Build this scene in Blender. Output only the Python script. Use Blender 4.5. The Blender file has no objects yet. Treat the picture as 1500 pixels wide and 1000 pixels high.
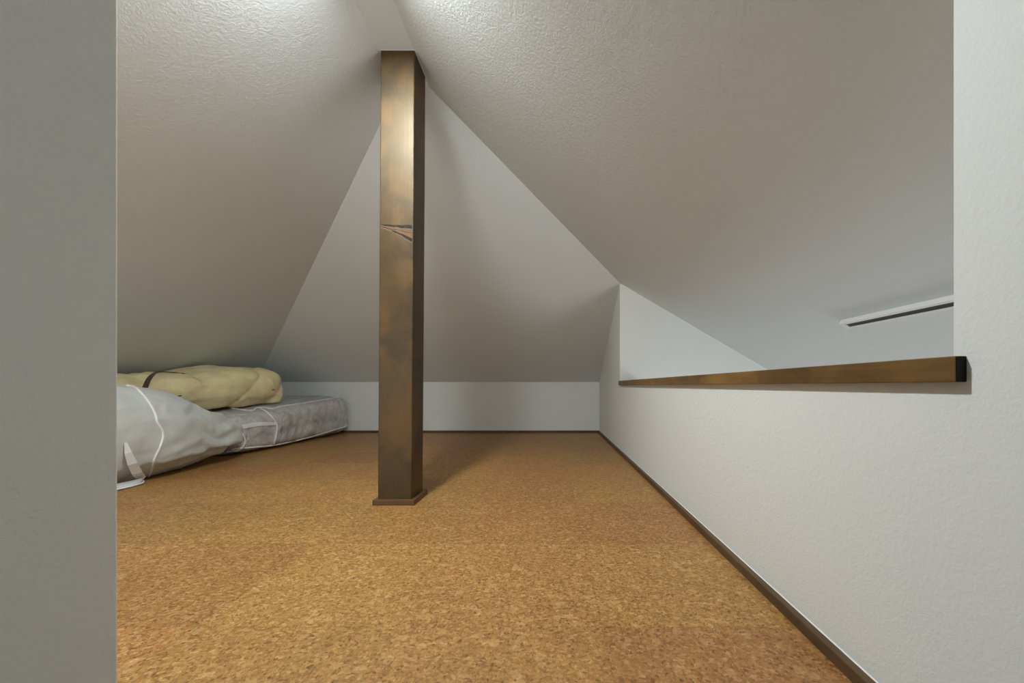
import bpy, bmesh, math, random
from mathutils import Vector, noise, geometry
from mathutils.bvhtree import BVHTree

SC = bpy.context.scene
COL = SC.collection
H = 0.419            # eye height above the loft floor
F, VX, VY = 565.0, 806.0, 565.0

def px(x, y, Y):     # a point of the place seen at x, y of the photograph, at distance Y
    return Vector(((x - VX) * Y / F, Y, H - (y - VY) * Y / F))

# ------------------------------------------------------------------ materials
class NT:
    def __init__(s, name):
        s.m = bpy.data.materials.new(name); s.m.use_nodes = True
        s.t = s.m.node_tree; s.t.nodes.clear()
        s.out = s.n('ShaderNodeOutputMaterial'); s.b = s.n('ShaderNodeBsdfPrincipled')
        s.l(s.b.outputs[0], s.out.inputs[0])
    def n(s, k, **kw):
        a = s.t.nodes.new(k)
        for x, v in kw.items(): setattr(a, x, v)
        return a
    def l(s, a, b): s.t.links.new(a, b)
    def put(s, sock, v):
        if hasattr(v, 'links'): s.l(v, sock)
        else: sock.default_value = v
    def coord(s, scale=(1, 1, 1), loc=(0, 0, 0), rot=(0, 0, 0)):
        c = s.n('ShaderNodeTexCoord'); m = s.n('ShaderNodeMapping')
        m.inputs['Scale'].default_value = scale; m.inputs['Location'].default_value = loc
        m.inputs['Rotation'].default_value = rot
        s.l(c.outputs['Object'], m.inputs['Vector']); return m.outputs[0]
    def noise(s, vec, scale, detail=4, rough=.5, dist=0):
        a = s.n('ShaderNodeTexNoise'); s.l(vec, a.inputs['Vector'])
        a.inputs['Scale'].default_value = scale; a.inputs['Detail'].default_value = detail
        a.inputs['Roughness'].default_value = rough; a.inputs['Distortion'].default_value = dist
        return a
    def ramp(s, fac, stops):
        r = s.n('ShaderNodeValToRGB'); s.put(r.inputs[0], fac)
        e = r.color_ramp.elements
        while len(e) < len(stops): e.new(.5)
        for q, (p, c) in zip(e, stops):
            q.position = p; q.color = (c, c, c, 1) if isinstance(c, (int, float)) else (*c, 1)
        return r.outputs[0]
    def math(s, op, a, b=0.0, c=None, clamp=False):
        m = s.n('ShaderNodeMath', operation=op, use_clamp=clamp)
        s.put(m.inputs[0], a); s.put(m.inputs[1], b)
        if c is not None: s.put(m.inputs[2], c)
        return m.outputs[0]
    def mix(s, fac, a, b, blend='MIX'):
        m = s.n('ShaderNodeMix', data_type='RGBA', blend_type=blend)
        s.put(m.inputs[0], fac)
        for k, v in ((6, a), (7, b)):
            if hasattr(v, 'links'): s.l(v, m.inputs[k])
            else: m.inputs[k].default_value = (*v, 1)
        return m.outputs[2]
    def bump(s, h, strength, dist, normal=None):
        b = s.n('ShaderNodeBump'); s.put(b.inputs['Height'], h)
        b.inputs['Strength'].default_value = strength; b.inputs['Distance'].default_value = dist
        if normal: s.l(normal, b.inputs['Normal'])
        return b.outputs[0]
    def sep(s, vec):
        a = s.n('ShaderNodeSeparateXYZ'); s.l(vec, a.inputs[0]); return a.outputs

def plain(name, col, rough=.5, spec=.5, metal=0):
    t = NT(name); t.b.inputs['Base Color'].default_value = (*col, 1)
    t.b.inputs['Roughness'].default_value = rough; t.b.inputs['Specular IOR Level'].default_value = spec
    t.b.inputs['Metallic'].default_value = metal
    c = t.coord(); nn = t.noise(c, 180, 2)
    t.l(t.bump(nn.outputs[0], .05, .0005), t.b.inputs['Normal'])
    return t.m

def stucco(name, col, strength, stretch=(1, 1, 1)):
    t = NT(name); c = t.coord(stretch)
    big = t.noise(c, 3.5, 3, .55)
    mask = t.ramp(big.outputs[0], [(.36, .15), (.62, 1)])
    a = t.noise(c, 48, 3, .5, 1.6)
    ridge = t.ramp(t.math('ABSOLUTE', t.math('SUBTRACT', a.outputs[0], .5)), [(0, 1), (.05, .25), (.14, 0)])
    fine = t.noise(c, 120, 3, .6, .4)
    h = t.math('ADD', t.math('MULTIPLY', t.math('MULTIPLY', ridge, mask), .40), t.math('MULTIPLY', fine.outputs[0], .75))
    t.l(t.bump(h, strength, .0022), t.b.inputs['Normal'])
    v = t.noise(c, 1.3, 2)
    lo = tuple(k * .975 for k in col)
    t.l(t.mix(v.outputs[0], lo, col), t.b.inputs['Base Color'])
    t.b.inputs['Roughness'].default_value = .72; t.b.inputs['Specular IOR Level'].default_value = .3
    return t.m

def wood(name, axis, dark, mid, light, rough=.33, knot=False, coat=.0):
    """stained softwood: grain runs along the axis given, broad blotches of stain across it"""
    t = NT(name)
    s_long = [1, 1, 1]; s_long[axis] = .045
    c = t.coord(tuple(s_long)); c0 = t.coord()
    grain = t.noise(c, 130, 5, .6, .3)
    s2 = [1, 1, 1]; s2[axis] = .30 if axis == 1 else .55
    blot = t.noise(t.coord(tuple(s2), (.31, .1, .77)), 9, 4, .55, 1.2)
    s3 = [1, 1, 1]; s3[axis] = .7 if axis == 1 else 1.1
    b2 = t.noise(t.coord(tuple(s3), (2.3, 1.1, .4)), 5.5, 3, .5, .8)
    col = t.mix(t.ramp(blot.outputs[0], [(.34, 0), (.66, 1)]), dark, mid)
    col = t.mix(t.math('MULTIPLY', t.ramp(b2.outputs[0], [(.48, 0), (.62, 1)]), .6), col, light)
    g = t.ramp(grain.outputs[0], [(.3, .78), (.7, 1.1)])
    col = t.mix(1.0, col, g, 'MULTIPLY')
    hgt = grain.outputs[0]
    rgh = t.math('MULTIPLY_ADD', b2.outputs[0], .22, rough - .08)
    if knot:
        o = t.sep(c0)
        wob = t.noise(t.coord((1, 1, 1), (.3, .2, .1)), 26, 4, .6)
        wz = t.math('MULTIPLY_ADD', wob.outputs[0], .014, -.007)
        u = t.math('DIVIDE', t.math('ADD', o[0], .06), .12)          # 0..1 across the front face
        def streak(z0, slope, thick0, thick1, u0, u1):
            zc = t.math('MULTIPLY_ADD', u, slope, z0)
            d = t.math('ABSOLUTE', t.math('ADD', t.math('SUBTRACT', o[2], zc), wz))
            th = t.math('MULTIPLY_ADD', u, thick1 - thick0, thick0)
            k = t.math('SUBTRACT', 1, t.math('DIVIDE', d, th), clamp=True)
            gate = t.math('MULTIPLY', t.math('SMOOTHSTEP' if False else 'GREATER_THAN', u, u0), t.math('LESS_THAN', u, u1))
            return t.math('MULTIPLY', t.math('MULTIPLY', k, 2.2, clamp=True), gate)
        zk = .985
        red = streak(zk - .002, -.030, .006, .013, -.2, 1.01)
        d1 = streak(zk + .003, -.010, .0018, .0085, .0, 1.01)
        d2 = streak(zk - .003, -.024, .0022, .0012, .0, 1.01)
        d3 = streak(zk + .004, -.055, .0002, .0085, .42, 1.01)
        front = t.math('LESS_THAN', o[1], .03)
        col = t.mix(t.math('MULTIPLY', t.math('MULTIPLY', red, front), .5), col, (.17, .065, .028))
        dk = t.math('MULTIPLY', t.math('MAXIMUM', t.math('MAXIMUM', d1, d2), d3), front)
        brk = t.ramp(t.noise(t.coord((1, 1, 1), (5, 1, 2)), 90, 3).outputs[0], [(.35, .7), (.55, 1)])
        dk = t.math('MULTIPLY', dk, brk)
        col = t.mix(dk, col, (.022, .026, .026))
        hgt = t.math('SUBTRACT', grain.outputs[0], t.math('MULTIPLY', dk, 2.5))
        # stain ring where the fibres sweep round the hidden branch
        z2 = streak(.84, -.02, .008, .004, .0, 1.1)
        col = t.mix(t.math('MULTIPLY', t.math('MULTIPLY', z2, front), .35), col, (.05, .03, .018))
    t.l(col, t.b.inputs['Base Color']); t.l(rgh, t.b.inputs['Roughness'])
    if knot:
        t.l(t.math('MULTIPLY', t.math('SUBTRACT', 1, t.math('MULTIPLY', dk, .9)), .9), t.b.inputs['Specular IOR Level'])
    t.l(t.bump(hgt, .22, .0012), t.b.inputs['Normal'])
    t.b.inputs['Coat Weight'].default_value = coat; t.b.inputs['Coat Roughness'].default_value = .42; t.b.inputs['Specular IOR Level'].default_value = .75 if knot else .35; t.b.inputs['Specular Tint'].default_value = (1, .80, .55, 1) if knot else (1, .9, .75, 1)
    return t.m

def cork():
    t = NT('cork_tiles'); T = .354
    c = t.coord()
    wv = t.noise(c, 120, 2)
    ad = t.n('ShaderNodeVectorMath', operation='MULTIPLY_ADD')
    t.l(wv.outputs['Color'], ad.inputs[0]); ad.inputs[1].default_value = (.006, .006, 0); t.l(c, ad.inputs[2])
    def vor(scale, stretch=(1, 1, 1)):
        m = t.n('ShaderNodeMapping'); m.inputs['Scale'].default_value = stretch
        t.l(ad.outputs[0], m.inputs['Vector'])
        v = t.n('ShaderNodeTexVoronoi'); v.inputs['Scale'].default_value = scale
        t.l(m.outputs[0], v.inputs['Vector']); return v
    v1 = vor(155, (1, 1.35, 1)); v2 = vor(290, (1.3, 1, 1)); v3 = vor(78)
    s1 = t.sep(v1.outputs['Color']); s2 = t.sep(v2.outputs['Color']); s3 = t.sep(v3.outputs['Color'])
    ramp1 = [(0, (.12, .05, .012)), (.08, (.24, .108, .029)), (.45, (.36, .178, .049)), (.85, (.46, .24, .074)), (1, (.60, .365, .145))]
    ca = t.ramp(s1[0], ramp1)
    cb = t.ramp(s2[1], ramp1)
    col = t.mix(.42, ca, cb)
    col = t.mix(t.math('MULTIPLY', t.math('GREATER_THAN', s3[0], .95), .28), col, (.66, .42, .17))
    col = t.mix(t.math('MULTIPLY', t.math('GREATER_THAN', s2[2], .982), .7), col, (.12, .05, .016))
    # tone from tile to tile, and inside each tile
    o = t.sep(c)
    fx = t.math('DIVIDE', t.math('SUBTRACT', o[0], .09 - 20 * T), T)
    fy = t.math('DIVIDE', t.math('SUBTRACT', o[1], .6706 - 20 * T), T)
    cm = t.n('ShaderNodeCombineXYZ'); t.l(t.math('FLOOR', fx), cm.inputs[0]); t.l(t.math('FLOOR', fy), cm.inputs[1])
    wn = t.n('ShaderNodeTexWhiteNoise', noise_dimensions='3D'); t.l(cm.outputs[0], wn.inputs['Vector'])
    tone = t.math('MULTIPLY_ADD', wn.outputs['Value'], .16, .91)
    cl = t.noise(c, 6, 3)
    tone = t.math('MULTIPLY', tone, t.math('MULTIPLY_ADD', cl.outputs[0], .22, .89))
    def seam(f):
        d = t.math('ABSOLUTE', t.math('SUBTRACT', t.math('FRACT', t.math('ADD', f, .5)), .5))
        return t.ramp(d, [(0, .80), (.0045, 1)])
    tone = t.math('MULTIPLY', tone, t.math('MINIMUM', seam(fx), seam(fy)))
    col = t.mix(1.0, col, tone, 'MULTIPLY')
    hs = t.n('ShaderNodeHueSaturation'); t.l(col, hs.inputs['Color'])
    t.put(hs.inputs['Hue'], t.math('MULTIPLY_ADD', t.sep(wn.outputs['Color'])[1], .012, .494))
    hs.inputs['Saturation'].default_value = 1.0
    t.l(hs.outputs[0], t.b.inputs['Base Color'])
    t.b.inputs['Roughness'].default_value = .48; t.b.inputs['Specular IOR Level'].default_value = .4
    hh = t.math('ADD', v1.outputs['Distance'], t.math('MULTIPLY', s1[0], .5))
    t.l(t.bump(hh, .18, .0012), t.b.inputs['Normal'])
    return t.m

def fabric(name, col, rough=.75, weave=900, mott=0.0, col2=None, scale=9, sheen=.15):
    t = NT(name); c = t.coord()
    if col2:
        m = t.noise(c, scale, 5, .62, .6)
        t.l(t.mix(t.ramp(m.outputs[0], [(.36, 0), (.64, 1)]), col, col2), t.b.inputs['Base Color'])
    else: t.b.inputs['Base Color'].default_value = (*col, 1)
    t.b.inputs['Roughness'].default_value = rough; t.b.inputs['Sheen Weight'].default_value = sheen
    a = t.noise(c, weave, 1); b = t.noise(c, 24, 4, .55, .5)
    n1 = t.bump(b.outputs[0], .35, .006); t.l(t.bump(a.outputs[0], .12, .0006, n1), t.b.inputs['Normal'])
    return t.m

def vinyl():
    t = NT('clear_vinyl'); c = t.coord()
    g = t.n('ShaderNodeBsdfGlossy'); g.inputs['Roughness'].default_value = .16; g.inputs['Color'].default_value = (.9, .9, .9, 1)
    d = t.n('ShaderNodeBsdfDiffuse'); d.inputs['Color'].default_value = (.93, .915, .91, 1)
    tr = t.n('ShaderNodeBsdfTransparent'); tr.inputs['Color'].default_value = (.99, .985, .985, 1)
    nn = t.noise(c, 16, 4, .55, 1.0); bp = t.bump(nn.outputs[0], .9, .02)
    t.l(bp, g.inputs['Normal']); t.l(bp, d.inputs['Normal'])
    m1 = t.n('ShaderNodeMixShader'); fog = t.noise(c, 7, 4, .6, .8); t.l(t.ramp(fog.outputs[0], [(.35, .38), (.66, .70)]), m1.inputs[0]); t.l(tr.outputs[0], m1.inputs[1]); t.l(d.outputs[0], m1.inputs[2])
    lw = t.n('ShaderNodeLayerWeight'); lw.inputs[0].default_value = .35; t.l(bp, lw.inputs['Normal'])
    m2 = t.n('ShaderNodeMixShader'); t.l(t.math('MULTIPLY_ADD', lw.outputs['Fresnel'], .28, .02, clamp=True), m2.inputs[0])
    t.l(m1.outputs[0], m2.inputs[1]); t.l(g.outputs[0], m2.inputs[2]); t.l(m2.outputs[0], t.out.inputs[0])
    return t.m

def glow(name, col, strength):
    t = NT(name); e = t.n('ShaderNodeEmission'); e.inputs[0].default_value = (*col, 1); e.inputs[1].default_value = strength
    t.l(e.outputs[0], t.out.inputs[0]); return t.m

M = {}
M['wall'] = stucco('wallpaper_wall', (.815, .84, .825), .30)
M['ceil'] = stucco('wallpaper_ceiling', (.772, .815, .815), .50)
M['cork'] = cork()
M['post'] = wood('post_wood', 2, (.016, .009, .003), (.052, .025, .006), (.115, .054, .014), .48, knot=True, coat=0)
M['cap'] = wood('cap_wood', 1, (.11, .062, .022), (.23, .125, .042), (.34, .185, .058), .42)
M['end'] = plain('shaded_end_grain', (.016, .013, .011), .7, .2)  # cap ends face away from the lamp; their shade is put into the colour
M['base'] = wood('trim_wood', 1, (.10, .058, .030), (.135, .08, .042), (.16, .095, .05), .5)
M['baseX'] = wood('trim_wood_across', 0, (.10, .058, .030), (.135, .08, .042), (.16, .095, .05), .5)
M['plate'] = wood('plate_wood', 0, (.11, .06, .03), (.15, .085, .042), (.19, .11, .055), .42)
M['caulk'] = plain('white_caulk', (.85, .85, .82), .5)
M['track'] = plain('track_white', (.86, .86, .85), .35)
M['black'] = plain('black_slot', (.012, .012, .013), .5)
M['white_cloth'] = fabric('white_nonwoven', (.60, .625, .61), .7, col2=(.68, .70, .69), scale=5)
M['white_band'] = fabric('white_webbing', (.90, .91, .92), .6)
M['yellow'] = fabric('yellow_cotton', (.74, .60, .355), .85, col2=(.88, .79, .44), scale=5.5)
M['brown'] = fabric('brown_webbing', (.07, .038, .03), .7)
M['blanket'] = fabric('mauve_blanket', (.56, .47, .48), .95, col2=(.90, .84, .85), scale=26, sheen=.5)
M['vinyl'] = vinyl()
M['bulb'] = glow('lamp_glow', (.925, .98, .985), 1.0)

# ------------------------------------------------------------------ helpers
def obj(name, bm, mat, parent=None, smooth=False):
    me = bpy.data.meshes.new(name); bm.normal_update(); bm.to_mesh(me); bm.free()
    o = bpy.data.objects.new(name, me); COL.objects.link(o)
    for m in (mat if isinstance(mat, (list, tuple)) else [mat]): me.materials.append(m)
    if smooth:
        for p in me.polygons: p.use_smooth = True
    if parent: 
        o.parent = parent; o.location = -Vector(parent.location) if parent.type == 'EMPTY' else (0, 0, 0)
    return o
def tag(o, label, cat, group=None):
    o['label'] = label; o['category'] = cat
    if group: o['group'] = group
    return o
def struct(o): o['kind'] = 'structure'; return o
def empty(name, loc):
    o = bpy.data.objects.new(name, None); COL.objects.link(o); o.location = loc; o.empty_display_size = .1; return o
def box(bm, x0, x1, y0, y1, z0, z1):
    v = [bm.verts.new((x, y, z)) for z in (z0, z1) for y in (y0, y1) for x in (x0, x1)]
    for f in ((0, 2, 3, 1), (4, 5, 7, 6), (0, 1, 5, 4), (2, 6, 7, 3), (0, 4, 6, 2), (1, 3, 7, 5)): bm.faces.new([v[i] for i in f])
    return v
def bev(bm, w, seg=2):
    bmesh.ops.bevel(bm, geom=bm.edges[:], offset=w, segments=seg, profile=.5, affect='EDGES', clamp_overlap=True)
def prism(bm, pts, axis, a, b):
    """closed prism: 2-D polygon extruded along the axis from a to b"""
    def P(p, k):
        return {0: (k, p[0], p[1]), 1: (p[0], k, p[1]), 2: (p[0], p[1], k)}[axis]
    A = [bm.verts.new(P(p, a)) for p in pts]; B = [bm.verts.new(P(p, b)) for p in pts]
    bm.faces.new(A); bm.faces.new(B[::-1]); n = len(pts)
    for i in range(n): bm.faces.new((A[i], B[i], B[(i + 1) % n], A[(i + 1) % n]))
    bmesh.ops.recalc_face_normals(bm, faces=bm.faces)
def tube(bm, pts, r, n=8):
    rings = []
    for i, p in enumerate(pts):
        d = (pts[min(i + 1, len(pts) - 1)] - pts[max(i - 1, 0)]).normalized()
        u = d.orthogonal() if i == 0 else (u - d * u.dot(d))
        u.normalize(); w = d.cross(u)
        rings.append([bm.verts.new(p + (u * math.cos(2 * math.pi * k / n) + w * math.sin(2 * math.pi * k / n)) * r) for k in range(n)])
    for a, b in zip(rings, rings[1:]):
        for k in range(n): bm.faces.new((a[k], a[(k + 1) % n], b[(k + 1) % n], b[k]))
    bm.faces.new(rings[0][::-1]); bm.faces.new(rings[-1])
def spline(P, n):
    """Catmull-Rom through tuples"""
    out = []
    P = [tuple(map(float, p)) for p in P]; Q = [P[0]] + P + [P[-1]]
    for i in range(len(P) - 1):
        a, b, c, d = Q[i:i + 4]
        for k in range(n):
            t = k / n
            out.append(tuple(.5 * (2 * b[j] + (c[j] - a[j]) * t + (2 * a[j] - 5 * b[j] + 4 * c[j] - d[j]) * t * t + (3 * b[j] - a[j] - 3 * c[j] + d[j]) * t ** 3) for j in range(len(b))))
    out.append(P[-1]); return out

# ------------------------------------------------------------------ room
XR, YB, KN = .44, 3.46, .453                     # right wall, back wall, knee wall height
ZS = H + 1.187                                   # flat soffit under the ridge
SL, SR, SB = .568, .585, .598                    # pitches of the three slopes
XL = -.605 - (ZS - KN) / SL
XS0, XS1 = -.605, -.482
YF = -.95
def zR(x): return ZS - SR * (x - XS1)
def zL(x): return ZS - SL * (XS0 - x)
def zB(y): return KN + SB * (YB - y)
YA = YB - (ZS - KN) / SB

bm = bmesh.new()                                  # unseen ladder hatch left out of the floor to cut bounce on the partition
prism(bm, [(XL - .12, YF - .12), (-.55, YF - .12), (-.55, .40), (XR + .12, .40), (XR + .12, YB + .12), (XL - .12, YB + .12)], 2, -.2, 0)
struct(obj('floor', bm, M['cork']))

bm = bmesh.new()
def poly(pts): bm.faces.new([bm.verts.new(p) for p in pts])
hx, hy = XR, YB - (zR(XR) - KN) / SB
zl = KN - .06
XLo, YLo = XS0 - (ZS - zl) / SL, YB + .06 / SB
poly([(XS0, YF - .1, ZS), (XS0, YA, ZS), (XS1, YA, ZS), (XS1, YF - .1, ZS)])
ye = hy + (zR(hx) - zR(XR + .12)) / SB
poly([(XS1, YF - .1, ZS), (XS1, YA, ZS), (XR + .12, ye, zR(XR + .12)), (2.75, ye, zR(2.75)), (2.75, YF - .1, zR(2.75))])
poly([(XS0, YA, ZS), (XLo, YLo, zl), (XR + .12, YLo, zl), (XR + .12, ye, zR(XR + .12)), (XS1, YA, ZS)])
poly([(XS0, YF - .1, ZS), (XLo, YF - .1, zl), (XLo, YLo, zl), (XS0, YA, ZS)])
bmesh.ops.remove_doubles(bm, verts=bm.verts[:], dist=.0005)
bmesh.ops.recalc_face_normals(bm, faces=bm.faces[:])
if bm.faces[:][0].normal.z > 0: bmesh.ops.reverse_faces(bm, faces=bm.faces[:])
ext = bmesh.ops.extrude_face_region(bm, geom=bm.faces[:])
for v in [g for g in ext['geom'] if isinstance(g, bmesh.types.BMVert)]: v.co.z += .05
bmesh.ops.recalc_face_normals(bm, faces=bm.faces[:])
struct(obj('ceiling', bm, M['ceil']))

bm = bmesh.new(); box(bm, XL - .12, XR + .12, YB, YB + .12, -.2, KN); struct(obj('wall_back', bm, M['wall']))
bm = bmesh.new(); box(bm, XL - .12, XL, YF, YB, -.2, KN); struct(obj('wall_left', bm, M['wall']))
# right wall with the long opening over the stair
Y0, Y1, HW, LOW = .4206, hy, H + .004, -2.0
up = .015
bm = bmesh.new()
prism(bm, [(YF, LOW), (YB, LOW), (YB, KN + up), (hy, zR(XR) + up), (Y1, zR(XR) + up), (Y1, HW), (Y0, HW), (Y0, zR(XR) + up), (YF, zR(XR) + up)] if False else
      [(YF, LOW), (YB, LOW), (YB, KN + up), (Y1, zR(XR) + up), (Y1, HW), (Y0, HW), (Y0, zR(XR) + up), (YF, zR(XR) + up)], 0, XR, XR + .12)
struct(obj('wall_right', bm, M['wall']))
# wall that closes the stair beyond the opening
bm = bmesh.new()
prism(bm, [(XR + .12, LOW), (2.6, LOW), (2.6, zR(2.6) + up), (XR + .12, zR(XR + .12) + up)], 1, Y1, Y1 + .12)
struct(obj('wall_stairwell', bm, M['wall']))
# stair room: floor, outer wall with its window
bm = bmesh.new(); box(bm, -1.4, 2.72, YF, Y1, LOW - .1, LOW); struct(obj('floor_lower', bm, M['cork']))
wy0, wy1, wz0, wz1 = .0, 1.9, -1.55, -.35
bm = bmesh.new()
zt = zR(2.6) + .02
for a in ((YF, wy0, LOW, zt), (wy1, Y1, LOW, zt), (wy0, wy1, LOW, wz0), (wy0, wy1, wz1, zt)): box(bm, 2.6, 2.72, *a)
bmesh.ops.remove_doubles(bm, verts=bm.verts[:], dist=.0001)
struct(obj('wall_far', bm, M['wall']))
bm = bmesh.new(); t_ = .045
for a in ((wy0, wy0 + t_, wz0, wz1), (wy1 - t_, wy1, wz0, wz1), (wy0 + t_, wy1 - t_, wz0, wz0 + t_), (wy0 + t_, wy1 - t_, wz1 - t_, wz1), (.93, .97, wz0 + t_, wz1 - t_)): box(bm, 2.63, 2.69, *a)
win = struct(obj('window_1', bm, M['track']))
bm = bmesh.new(); box(bm, 2.655, 2.661, wy0 + t_, wy1 - t_, wz0 + t_, wz1 - t_)
gm = NT('window_glass'); gm.b.inputs['Transmission Weight'].default_value = 1; gm.b.inputs['Roughness'].default_value = .02
obj('pane', bm, gm.m, win)
# front wall behind the viewer, and the partition at the left of the hatch
bm = bmesh.new()
prism(bm, [(XL - .12, -.2), (XR + .12, -.2), (XR + .12, zR(XR + .12) + up), (XS1, ZS + up), (XS0, ZS + up), (XL - .12, KN - .05)], 1, YF - .1, YF)
struct(obj('wall_front', bm, M['wall']))
bm = bmesh.new(); box(bm, XR + .12, 2.72, YF - .1, YF, LOW, zR(XR + .12)); 
for v in bm.verts:
    if v.co.z > 0 and v.co.x > 2: v.co.z = zR(2.72)
struct(obj('wall_front_lower', bm, M['wall']))
PX, PY = -.43, .385
bm = bmesh.new()
r = .004; pts = [(PX - .12, YF), (PX, YF)] + [(PX - r + r * math.cos(a), PY - r + r * math.sin(a)) for a in [k * math.pi / 12 for k in range(7)]] \
    + [(PX - .12 + r + r * math.cos(a), PY - r + r * math.sin(a)) for a in [math.pi / 2 + k * math.pi / 12 for k in range(7)]]
prism(bm, pts, 2, -.2, 1.65)
for v in bm.verts:
    if v.co.z > 1: v.co.z = (zR(v.co.x) if v.co.x > XS1 else ZS) + .004
struct(obj('wall_partition', bm, M['wall']))
bm = bmesh.new(); box(bm, -1.5, -1.4, YF, Y1, LOW - .1, -.2); struct(obj('wall_left_lower', bm, M['wall']))
bm = bmesh.new(); box(bm, -1.4, XR, Y1 - .1, Y1, LOW, -.2); struct(obj('wall_back_lower', bm, M['wall']))
bm = bmesh.new(); box(bm, -1.5, XR + .12, YF - .1, YF, LOW - .1, -.2); struct(obj('wall_hatch_lower', bm, M['wall']))

# ------------------------------------------------------------------ baseboards, with the line of white caulk on top
def baseboard(name, pts_fn, mat, caulk_fn):
    b = bmesh.new(); pts_fn(b); bev(b, .0015, 2); o = struct(obj(name, b, mat))
    b = bmesh.new(); caulk_fn(b); obj('caulk_line', b, M['caulk'], o)
    return o
BT, BH = .014, .020
baseboard('baseboard_right', lambda b: box(b, XR - BT, XR, .40, YB - BT, 0, BH), M['base'],
          lambda b: prism(b, [(XR - .0016, BH), (XR, BH), (XR, BH + .0018)], 1, YF, YB) )
baseboard('baseboard_back', lambda b: box(b, XL, XR, YB - BT, YB, 0, BH), M['baseX'],
          lambda b: box(b, XL, XR - .002, YB - .0016, YB, BH, BH + .0016))
baseboard('baseboard_left', lambda b: box(b, XL, XL + BT, YF, YB - BT, 0, BH), M['base'],
          lambda b: box(b, XL, XL + .0016, YF, YB - BT, BH, BH + .0016))
# partition's baseboard
baseboard('baseboard_partition', lambda b: box(b, PX - .12 - BT, PX - .12, YF, PY - .01, 0, BH), M['base'],
          lambda b: box(b, PX - .12 - .0016, PX - .12, YF, PY - .01, BH, BH + .0016))

# ------------------------------------------------------------------ wooden post
PL = .0193                                        # thickness of the foot plate
cx, cy = -.5497, 1.363 + .06
post = empty('wooden_post', (cx, cy, 0))
tag(post, 'square dark-stained wooden post with a knot, from cork floor to ceiling ridge', 'post')
def pobj(name, bm, mat, smooth=False):
    o = obj(name, bm, mat, None, smooth); o.parent = post; return o
bm = bmesh.new()
n = 60; z1 = ZS - H + H
hw = .06; lean = .0105; cr = .0035
prof = []
for sx, sy, a0 in ((1, -1, -90), (1, 1, 0), (-1, 1, 90), (-1, -1, 180)):
    for k in range(4):
        a = math.radians(a0 + k * 30); prof.append((sx * (hw - cr) + cr * math.cos(a), sy * (hw - cr) + cr * math.sin(a)))
rings = []
for i in range(n + 1):
    z = PL + (ZS - PL) * i / n
    rings.append([bm.verts.new((x + lean * i / n + .0006 * noise.noise((0, x * 5, z * 4)), y + .0006 * noise.noise((3, y * 5, z * 4)), z)) for x, y in prof])
m = len(prof)
for a, b in zip(rings, rings[1:]):
    for k in range(m): bm.faces.new((a[k], a[(k + 1) % m], b[(k + 1) % m], b[k]))
bm.faces.new(rings[0][::-1]); bm.faces.new(rings[-1])
shaft = pobj('shaft', bm, M['post'])
bm = bmesh.new(); box(bm, -.0733, .0733, -.0733, .0733, 0, PL); bev(bm, .0015, 2); fp = pobj('foot_plate', bm, M['plate'])
# caulk where the post meets the soffit
bm = bmesh.new()
loop = [Vector((x * 1.008 + lean, y * 1.008, ZS - .0015)) for x, y in prof]
tube(bm, loop + [loop[0]], .0013, 6)
pobj('caulk_bead', bm, M['caulk'], True)

# ------------------------------------------------------------------ cap on the half wall
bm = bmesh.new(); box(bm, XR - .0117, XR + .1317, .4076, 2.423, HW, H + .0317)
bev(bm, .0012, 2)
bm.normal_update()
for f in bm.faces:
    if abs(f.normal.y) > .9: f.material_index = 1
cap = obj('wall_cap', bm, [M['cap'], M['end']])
tag(cap, 'long dark-stained wooden cap board along the top of the white half wall', 'ledge')

# ------------------------------------------------------------------ lighting track on the far slope
trk = empty('lighting_track', (1.13, .8, zR(1.13)))
tag(trk, 'white ceiling track with a black slot on the slope beyond the opening', 'lighting track')
a = math.atan(SR); ux = Vector((math.cos(a), 0, -math.sin(a))); un = Vector((-math.sin(a), 0, -math.cos(a)))
def tpt(u, y, w): return Vector((1.131, 0, zR(1.131))) + ux * u + un * w + Vector((0, y, 0))
def tprism(bm, prof_, y0, y1):
    A = [bm.verts.new(tpt(u, y0, w)) for u, w in prof_]; B = [bm.verts.new(tpt(u, y1, w)) for u, w in prof_]
    bm.faces.new(A); bm.faces.new(B[::-1])
    for i in range(len(prof_)): bm.faces.new((A[i], B[i], B[(i + 1) % len(prof_)], A[(i + 1) % len(prof_)]))
    bmesh.ops.recalc_face_normals(bm, faces=bm.faces[:])
bm = bmesh.new()
tprism(bm, [(-.018, 0), (-.018, .019), (-.0085, .019), (-.0085, .006), (.0095, .006), (.0095, .019), (.018, .019), (.018, 0)], .35, 1.455)
obj('housing', bm, M['track'], trk)
bm = bmesh.new(); tprism(bm, [(-.0083, .0062), (-.0083, .0175), (.0093, .0175), (.0093, .0062)], .352, 1.452); obj('slot', bm, M['black'], trk)
bm = bmesh.new(); tprism(bm, [(-.0185, 0), (-.0185, .0175), (-.016, .0195), (.016, .0195), (.0185, .0175), (.0185, 0)], 1.4555, 1.479); obj('end_cap', bm, M['track'], trk)

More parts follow.
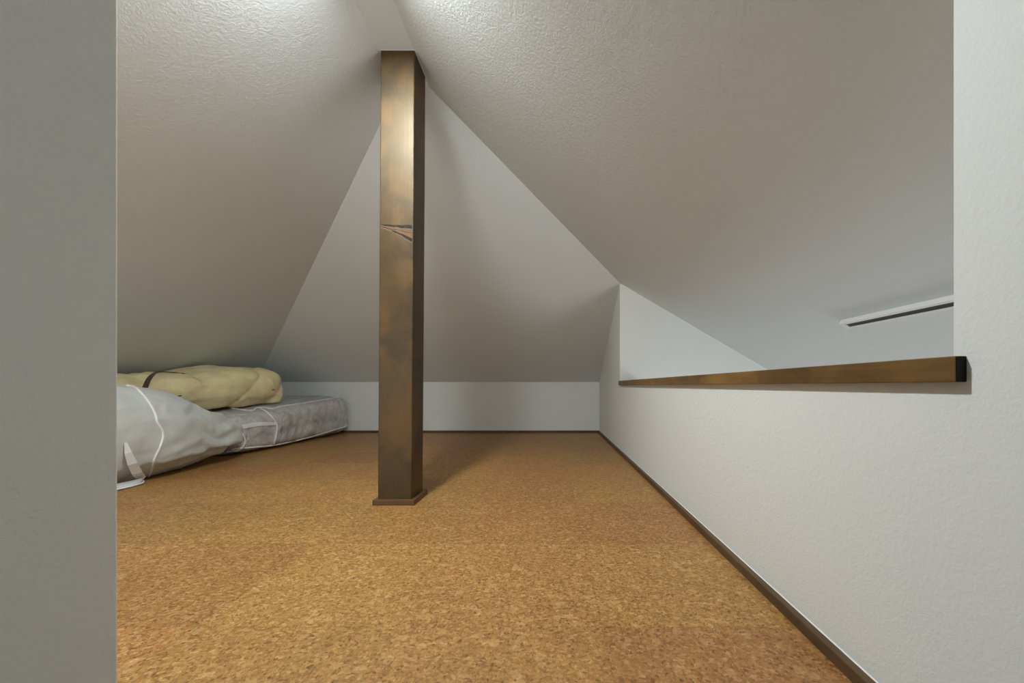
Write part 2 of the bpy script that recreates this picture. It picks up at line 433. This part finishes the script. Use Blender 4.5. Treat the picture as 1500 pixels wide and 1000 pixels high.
# ------------------------------------------------------------------ bags
def supere(t, nexp):
    c, s = math.cos(t), math.sin(t)
    return math.copysign(abs(c) ** (2 / nexp), c), math.copysign(abs(s) ** (2 / nexp), s)
def soft(sections, nv=120, nu=96, disp=None, floor=.002):
    """skin over rings that stand across Y; each section: y, x-centre, half width, bottom, top, exponent"""
    per = max(2, nv // (len(sections) - 1)); S = spline(sections, per)
    bm = bmesh.new(); rings = []
    for i, (y, xc, ax, zb, zt, ne) in enumerate(S):
        R = []
        for k in range(nu):
            a = 2 * math.pi * k / nu; c, s = supere(a, ne)
            p = Vector((xc + ax * c, y, (zb + zt) / 2 + (zt - zb) / 2 * s))
            R.append(bm.verts.new(p))
        rings.append(R)
    for A, B in zip(rings, rings[1:]):
        for k in range(nu): bm.faces.new((A[k], B[k], B[(k + 1) % nu], A[(k + 1) % nu]))
    bm.faces.new(rings[0]); bm.faces.new(rings[-1][::-1])
    bmesh.ops.recalc_face_normals(bm, faces=bm.faces[:]); bm.normal_update()
    if disp:
        mv = []
        for v in bm.verts: mv.append((v, v.co + v.normal * disp(v.co, v.normal)))
        for v, c in mv: v.co = c
    for v in bm.verts:
        if v.co.z < floor: v.co.z = floor
    bm.normal_update()
    return bm
EYE = Vector((0, 0, H))
class Surf:
    def __init__(s, bm, c): s.b = BVHTree.FromBMesh(bm); s.c = Vector(c)
    def hit(s, x, y, off):
        for k in range(60):
            d = (px(x, y, 1) - EYE).normalized()
            loc, nrm, _, _ = s.b.ray_cast(EYE, d)
            if loc: 
                if nrm.dot(d) > 0: nrm = -nrm
                return loc + nrm * off
            t = s.c; tx, ty = VX + t.x / t.y * F, VY - (t.z - H) / t.y * F
            x += (tx - x) * .02; y += (ty - y) * .02
        return s.b.find_nearest(px(x, y, t.y))[0]
def smooth_pts(P, it=2):
    for _ in range(it): P = [P[0]] + [(P[i - 1] + P[i] * 2 + P[i + 1]) / 4 for i in range(1, len(P) - 1)] + [P[-1]]
    return P
def piping(name, surf, line, r, mat, parent, off=.001, n=10):
    pts = smooth_pts([surf.hit(x, y, off) for x, y in spline(line, n)])
    b = bmesh.new(); tube(b, pts, r, 8); o = obj(name, b, mat, None, True); o.parent = parent; return o
def band(name, surf, la, lb, mat, parent, off=.002, n=8, thick=.002):
    A = smooth_pts([surf.hit(x, y, off) for x, y in spline(la, n)]); B = smooth_pts([surf.hit(x, y, off) for x, y in spline(lb, n)])
    b = bmesh.new(); ra = []
    for p, q in zip(A, B):
        mid = (p + q) / 2; d = (EYE - mid).normalized() * thick
        ra.append([b.verts.new(v) for v in (p, q, q + d, p + d)])
    for a, c in zip(ra, ra[1:]):
        for k in range(4): b.faces.new((a[k], a[(k + 1) % 4], c[(k + 1) % 4], c[k]))
    b.faces.new(ra[0]); b.faces.new(ra[-1][::-1])
    bmesh.ops.recalc_face_normals(b, faces=b.faces[:])
    o = obj(name, b, mat, None, False); o.parent = parent; return o
def fr(p, s, o=3): return noise.fractal(Vector(p) * s, .9, 2.1, o)

# --- white storage bag lying along the left, its pinched corner pointing at the back wall
def dw(p, n):
    tip = max(0, (p.y - 1.55) / .7)
    ang = math.atan2(p.z - .16, -(p.x + 1.95) + 1.2)
    w = .012 * fr((p.x, p.y * .6, p.z), 5.0) * (1 - .3 * tip) + .004 * fr(p, 16)
    w += tip * .008 * math.sin((p.z * 80) + 5 * noise.noise(p * 6) + p.y * 8)
    # the fold that hangs over the lower side
    zf = .085 + .05 * (p.y - 1.7) + .012 * noise.noise((p.y * 7, 0, 1))
    d = p.z - zf
    if n.x > .2 and p.y > 1.62: w += .018 * math.exp(-(max(d, 0) / .05) ** 2) * (1 if d > 0 else math.exp(-(d / .010) ** 2)) * min(1, (p.y - 1.62) / .1)
    return w
wb = soft([(.95, -1.96, .02, .05, .14, 2.2), (1.0, -1.96, .17, .01, .30, 2.6), (1.15, -1.94, .21, 0, .38, 2.8), (1.4, -1.94, .23, 0, .425, 2.6),
           (1.62, -1.93, .225, 0, .43, 2.5), (1.78, -1.93, .22, 0, .415, 2.4), (1.92, -1.93, .205, .002, .375, 2.3), (2.05, -1.935, .195, .012, .315, 2.2),
           (2.15, -1.90, .15, .045, .258, 2.1), (2.22, -1.875, .10, .09, .215, 2.0), (2.245, -1.86, .03, .125, .168, 2.0)], 160, 128, dw)
S1 = Surf(wb, (-1.8, 1.75, .2))
white = obj('storage_bag', wb, M['white_cloth'], None, True)
tag(white, 'bulging white fabric storage bag with white piping on the floor at left', 'storage bag')
piping('piping', S1, [(184, 561), (192, 564), (203, 572), (217, 588), (227, 606), (230, 618), (237, 629), (238.5, 640), (234, 655), (226, 672), (221, 690), (217, 698)], .0045, M['white_band'], white, .001)
# handle strap that hangs from the side to the floor
def strip3(name, A, B, mat, parent, thick=.0025):
    b = bmesh.new(); ra = []
    for p, q in zip(A, B):
        d = (EYE - (p + q) / 2).normalized() * thick
        ra.append([b.verts.new(v) for v in (p, q, q + d, p + d)])
    for a, c in zip(ra, ra[1:]):
        for k in range(4): b.faces.new((a[k], a[(k + 1) % 4], c[(k + 1) % 4], c[k]))
    b.faces.new(ra[0]); b.faces.new(ra[-1][::-1]); bmesh.ops.recalc_face_normals(b, faces=b.faces[:])
    o = obj(name, b, mat, None, False); o.parent = parent; return o
def out(x, y, k):
    p = S1.hit(x, y, .002); return p + (EYE - p).normalized() * k
A = [out(181, 648, .003), out(180, 664, .02), out(186, 682, .045), out(193, 697, .07), out(198, 705, .085)]
B = [out(185, 647, .003), out(192, 660, .02), out(201, 678, .045), out(209, 693, .07), out(213, 700, .085)]
strip3('handle_strap', smooth_pts(A, 1), smooth_pts(B, 1), M['white_band'], white)
def onfloor(x, y, z=.006):
    Y = (H - z) * F / (y - VY); return px(x, y, Y)
L = spline([(150, 722), (174, 716), (190, 712.5), (203, 709), (210, 706), (208, 703.5), (200, 703)], 8)
b = bmesh.new(); P = [onfloor(*q, .006) for q in L]; tube(b, P, .0035, 8)
o = obj('piping', b, M['white_band'], None, True); o.parent = white
b = bmesh.new()
A = [onfloor(*q, .005) for q in spline([(150, 722), (174, 716), (190, 712.5), (203, 709), (208, 706)], 6)]
B = [Vector((a.x - .015, a.y + .03, .022)) for a in A]
ra = [[b.verts.new(v) for v in (p, q, q + Vector((0, 0, .003)), p + Vector((0, 0, .003)))] for p, q in zip(A, B)]
for a_, c_ in zip(ra, ra[1:]):
    for k in range(4): b.faces.new((a_[k], a_[(k + 1) % 4], c_[(k + 1) % 4], c_[k]))
b.faces.new(ra[0]); b.faces.new(ra[-1][::-1]); bmesh.ops.recalc_face_normals(b, faces=b.faces[:])
o = obj('bottom_flap', b, M['white_cloth'], None, True); o.parent = white

# --- clear vinyl case with a folded mauve blanket, lying along the wall up to the back wall
def gtop(y): return .262 + (y - 2.5) * .085
def dg(p, n):
    w = .006 * fr(p, 7) + .003 * fr(p, 22)
    w += .0035 * math.sin(p.y * 60 + 6 * noise.noise(p * 5)) * (1 if n.x > .4 else .2)
    return w
def gsec(s, zb=0.0, top=0.0):
    out = []
    for y, k in ((2.27, .25), (2.285, .82), (2.33, .97), (2.6, 1), (2.9, 1), (3.2, 1), (3.36, .98), (3.41, .86), (3.43, .3)):
        xr = -1.805 + (.02 if y > 3 else 0) - (.035 if y < 2.5 else 0); xl = -2.585
        c_ = (xr + xl) / 2; hw_ = (xr - xl) / 2 * (.75 + .25 * k) - s
        t_ = gtop(y) + top; mid = t_ / 2
        out.append((y + (s if y < 2.5 else -s if y > 3.3 else 0), c_, hw_, zb + (mid - zb) * (1 - k), t_ - s - (t_ - mid) * (1 - k), 5.0))
    return out
vb = soft(gsec(0), 150, 128, dg)
S2 = Surf(vb, (-1.9, 2.9, .15))
case = obj('blanket_case', vb, M['vinyl'], None, True)
tag(case, 'clear vinyl blanket case with white piping and zip, lying against the back wall', 'storage case')
def db(p, n):
    w = .005 * fr(p, 9) + .0035 * fr(p, 26)
    if n.x > .1:                                     # quilting folds run up the side
        w += .006 * math.sin(p.y * 38 + 4 * noise.noise(p * 6))
    return w
def bsec(z0, z1, inset):
    out = []
    for y, k in ((2.31, .3), (2.325, .85), (2.37, 1), (2.7, 1), (3.0, 1), (3.3, 1), (3.365, .85), (3.385, .3)):
        xr = -1.845 + (.02 if y > 3 else 0) - (.03 if y < 2.5 else 0) - inset; xl = -2.55
        g = gtop(y); a_, b_ = z0 * g, z1 * g; m_ = (a_ + b_) / 2
        out.append((y, (xr + xl) / 2, (xr - xl) / 2 * (.8 + .2 * k), m_ - (m_ - a_) * k, m_ + (b_ - m_) * k, 3.2))
    return out
bl = soft(bsec(.05, .37, .0), 120, 96, db, .012)
blanket = obj('folded_blanket', bl, M['blanket'], None, True)
bl2 = soft(bsec(.385, .93, .004), 120, 96, db, .012)
# two layers of the same folded blanket, joined along the hidden fold
o = obj('upper_layer', bl2, M['blanket'], None, True); o.parent = blanket
tag(blanket, 'greyish mauve folded blanket packed inside the clear vinyl case', 'blanket')
wp = M['white_band']
piping('piping', S2, [(330, 598), (342, 599), (356, 601), (370, 602), (376, 598), (386, 597.5), (399, 599), (415, 595), (440, 591.5), (470, 586.5), (490, 583), (502, 579.5)], .0048, wp, case, .0035)
piping('piping', S2, [(340, 658), (352, 656), (370, 654.5), (400, 651.5), (425, 646.5), (450, 640.5), (480, 632), (500, 626), (512, 622.5)], .0048, wp, case, .0035)
piping('piping', S2, [(378, 597.5), (388, 602), (398, 611), (404, 620), (405.5, 624), (404, 636), (401, 650)], .0045, wp, case, .0035)
band('zip_band', S2, [(338, 624), (352, 622), (375, 618.5), (405, 617.5)], [(338, 630.5), (352, 628.5), (375, 624.5), (405, 622.5)], wp, case, .005)
piping('carry_handle', S2, [(340, 627), (348, 631), (355, 637), (357.5, 645), (354, 654), (346, 659), (334, 661)], .0055, wp, case, .006)
for q in ([(361, 633), (363, 640), (360, 648), (361, 655)], [(364, 617), (367, 612), (371, 616)], [(360, 635), (363, 632), (364, 645)]):
    piping('stitching', S2, q, .0015, wp, case, .002)

# --- yellow cotton bag with brown strap, on top of the case under the slope
def dy(p, n):
    w = .014 * fr((p.x, p.y, p.z), 4.2) + .007 * fr(p, 11)
    # diagonal drapes gathered towards the far end
    q = p.y * .9 - p.z * .9 + .10 * noise.noise(p * 4)
    w += .028 * (abs(math.sin(q * 13)) ** .4 - .75) * (1 if p.y > 2.3 else .35)
    q = p.y * .5 + p.z * 1.6 + .14 * noise.noise(p * 5 + Vector((3, 0, 0)))
    w += .007 * (abs(math.sin(q * 19)) ** .6 - .6)
    if n.x > .2: w += .016 * math.exp(-((p.z - .305 - .02 * noise.noise(p * 3)) / .014) ** 2)
    return w
yb = soft([(1.75, -2.38, .05, .18, .35, 2.2), (1.80, -2.385, .14, .09, .43, 2.4), (1.9, -2.39, .17, .06, .455, 2.4), (2.03, -2.385, .18, .10, .47, 2.4), (2.14, -2.365, .19, .18, .485, 2.4),
           (2.25, -2.31, .225, .275, .49, 2.6), (2.42, -2.28, .255, .278, .515, 2.8), (2.58, -2.27, .275, .285, .54, 3.0), (2.72, -2.255, .285, .293, .55, 3.2), (2.80, -2.25, .285, .287, .535, 3.4),
           (2.845, -2.25, .265, .29, .505, 3.4), (2.86, -2.25, .12, .33, .43, 3.0)], 170, 128, dy)
for v in yb.verts:                                   # the slope above presses the back of the bag down
    lim = zL(v.co.x) - .012
    if v.co.z > lim: v.co.z = lim
    if v.co.y > 2.24:
        lo = gtop(v.co.y) + .010
        if v.co.z < lo: v.co.z = lo
yb.normal_update()
S3 = Surf(yb, (-2.1, 2.4, .4))
yel = obj('duvet_bag', yb, M['yellow'], None, True)
tag(yel, 'pale yellow cotton bag with brown strap, lying on the vinyl case under the slope', 'storage bag')
band('brown_strap', S3, [(206, 578), (208, 568), (214, 555), (221, 548), (228, 544.5), (236, 544)], [(215, 578), (217, 568), (222, 556), (227, 549), (232, 546), (238, 546)], M['brown'], yel, .002)
piping('brown_piping', S3, [(232, 545), (245, 545), (258, 546), (271, 547.5)], .003, M['brown'], yel)
piping('brown_piping', S3, [(248, 581.5), (256, 581), (266, 579)], .0032, M['brown'], yel)
piping('brown_piping', S3, [(398, 570), (400, 570.3), (402, 570.5)], .002, M['brown'], yel, .004)

# ------------------------------------------------------------------ lamp above the frame, in front of the post
LX, LY = -.5435, .87
lamp = empty('ceiling_downlight', (LX, LY, ZS))
tag(lamp, 'small round white downlight on the ridge soffit in front of the post', 'lamp')
def turned(prof_, seg=40):
    b = bmesh.new(); rs = [[b.verts.new((LX + r_ * math.cos(2 * math.pi * k / seg), LY + r_ * math.sin(2 * math.pi * k / seg), z_)) for k in range(seg)] for r_, z_ in prof_]
    for p, q in zip(rs, rs[1:]):
        for k in range(seg): b.faces.new((p[k], p[(k + 1) % seg], q[(k + 1) % seg], q[k]))
    b.faces.new(rs[0][::-1]); b.faces.new(rs[-1]); bmesh.ops.recalc_face_normals(b, faces=b.faces[:]); return b
obj('rim', turned([(.058, ZS), (.056, ZS - .007), (.054, ZS - .010), (.050, ZS - .010), (.047, ZS - .004)]), M['track'], lamp)
obj('diffuser', turned([(.0465, ZS - .0042), (.0465, ZS - .0085), (.045, ZS - .009)]), M['bulb'], lamp)
M['bulb'].node_tree.nodes['Emission'].inputs[1].default_value = 520

# ------------------------------------------------------------------ stair room daylight, and a fill light added in the loft
def area(name, loc, rot, sx, sy, energy, color):
    ld = bpy.data.lights.new(name, 'AREA'); ld.shape = 'RECTANGLE'; ld.size = sx; ld.size_y = sy; ld.energy = energy; ld.color = color
    lo = bpy.data.objects.new(name, ld); COL.objects.link(lo); lo.location = loc; lo.rotation_euler = [math.radians(q) for q in rot]; return lo
E = dict(a=1.95, b=27, c=10)
M['bulb'].node_tree.nodes['Emission'].inputs[1].default_value = 520 * E['a']
# daylight of the stair room window (b), added soft fill behind the partition (c)
area('stair_window_daylight', (2.61, .95, -.95), (0, 90, 0), 1.05, 1.7, E['b'], (.93, .955, 1))
area('loft_fill_light', (-1.5, YF + .03, .45), (90, 0, 0), 1.2, .45, E['c'], (.90, .95, .97))

w = bpy.data.worlds.new('World'); SC.world = w; w.use_nodes = True
w.node_tree.nodes['Background'].inputs[0].default_value = (.75, .85, 1, 1); w.node_tree.nodes['Background'].inputs[1].default_value = .1

# ------------------------------------------------------------------ camera
cd = bpy.data.cameras.new('camera'); cam = bpy.data.objects.new('camera', cd); COL.objects.link(cam)
cam.location = (0, 0, H); cam.rotation_euler = (math.radians(90), 0, 0)
cd.sensor_width = 36; cd.lens = F * 36 / 1500; cd.shift_x = -(VX - 750) / 1500; cd.shift_y = (VY - 500) / 1500
cd.clip_start = .01
SC.camera = cam
vs = SC.view_settings; vs.view_transform = 'Standard'; vs.look = 'None'; vs.gamma = 1; vs.use_curve_mapping = False; vs.exposure = 0
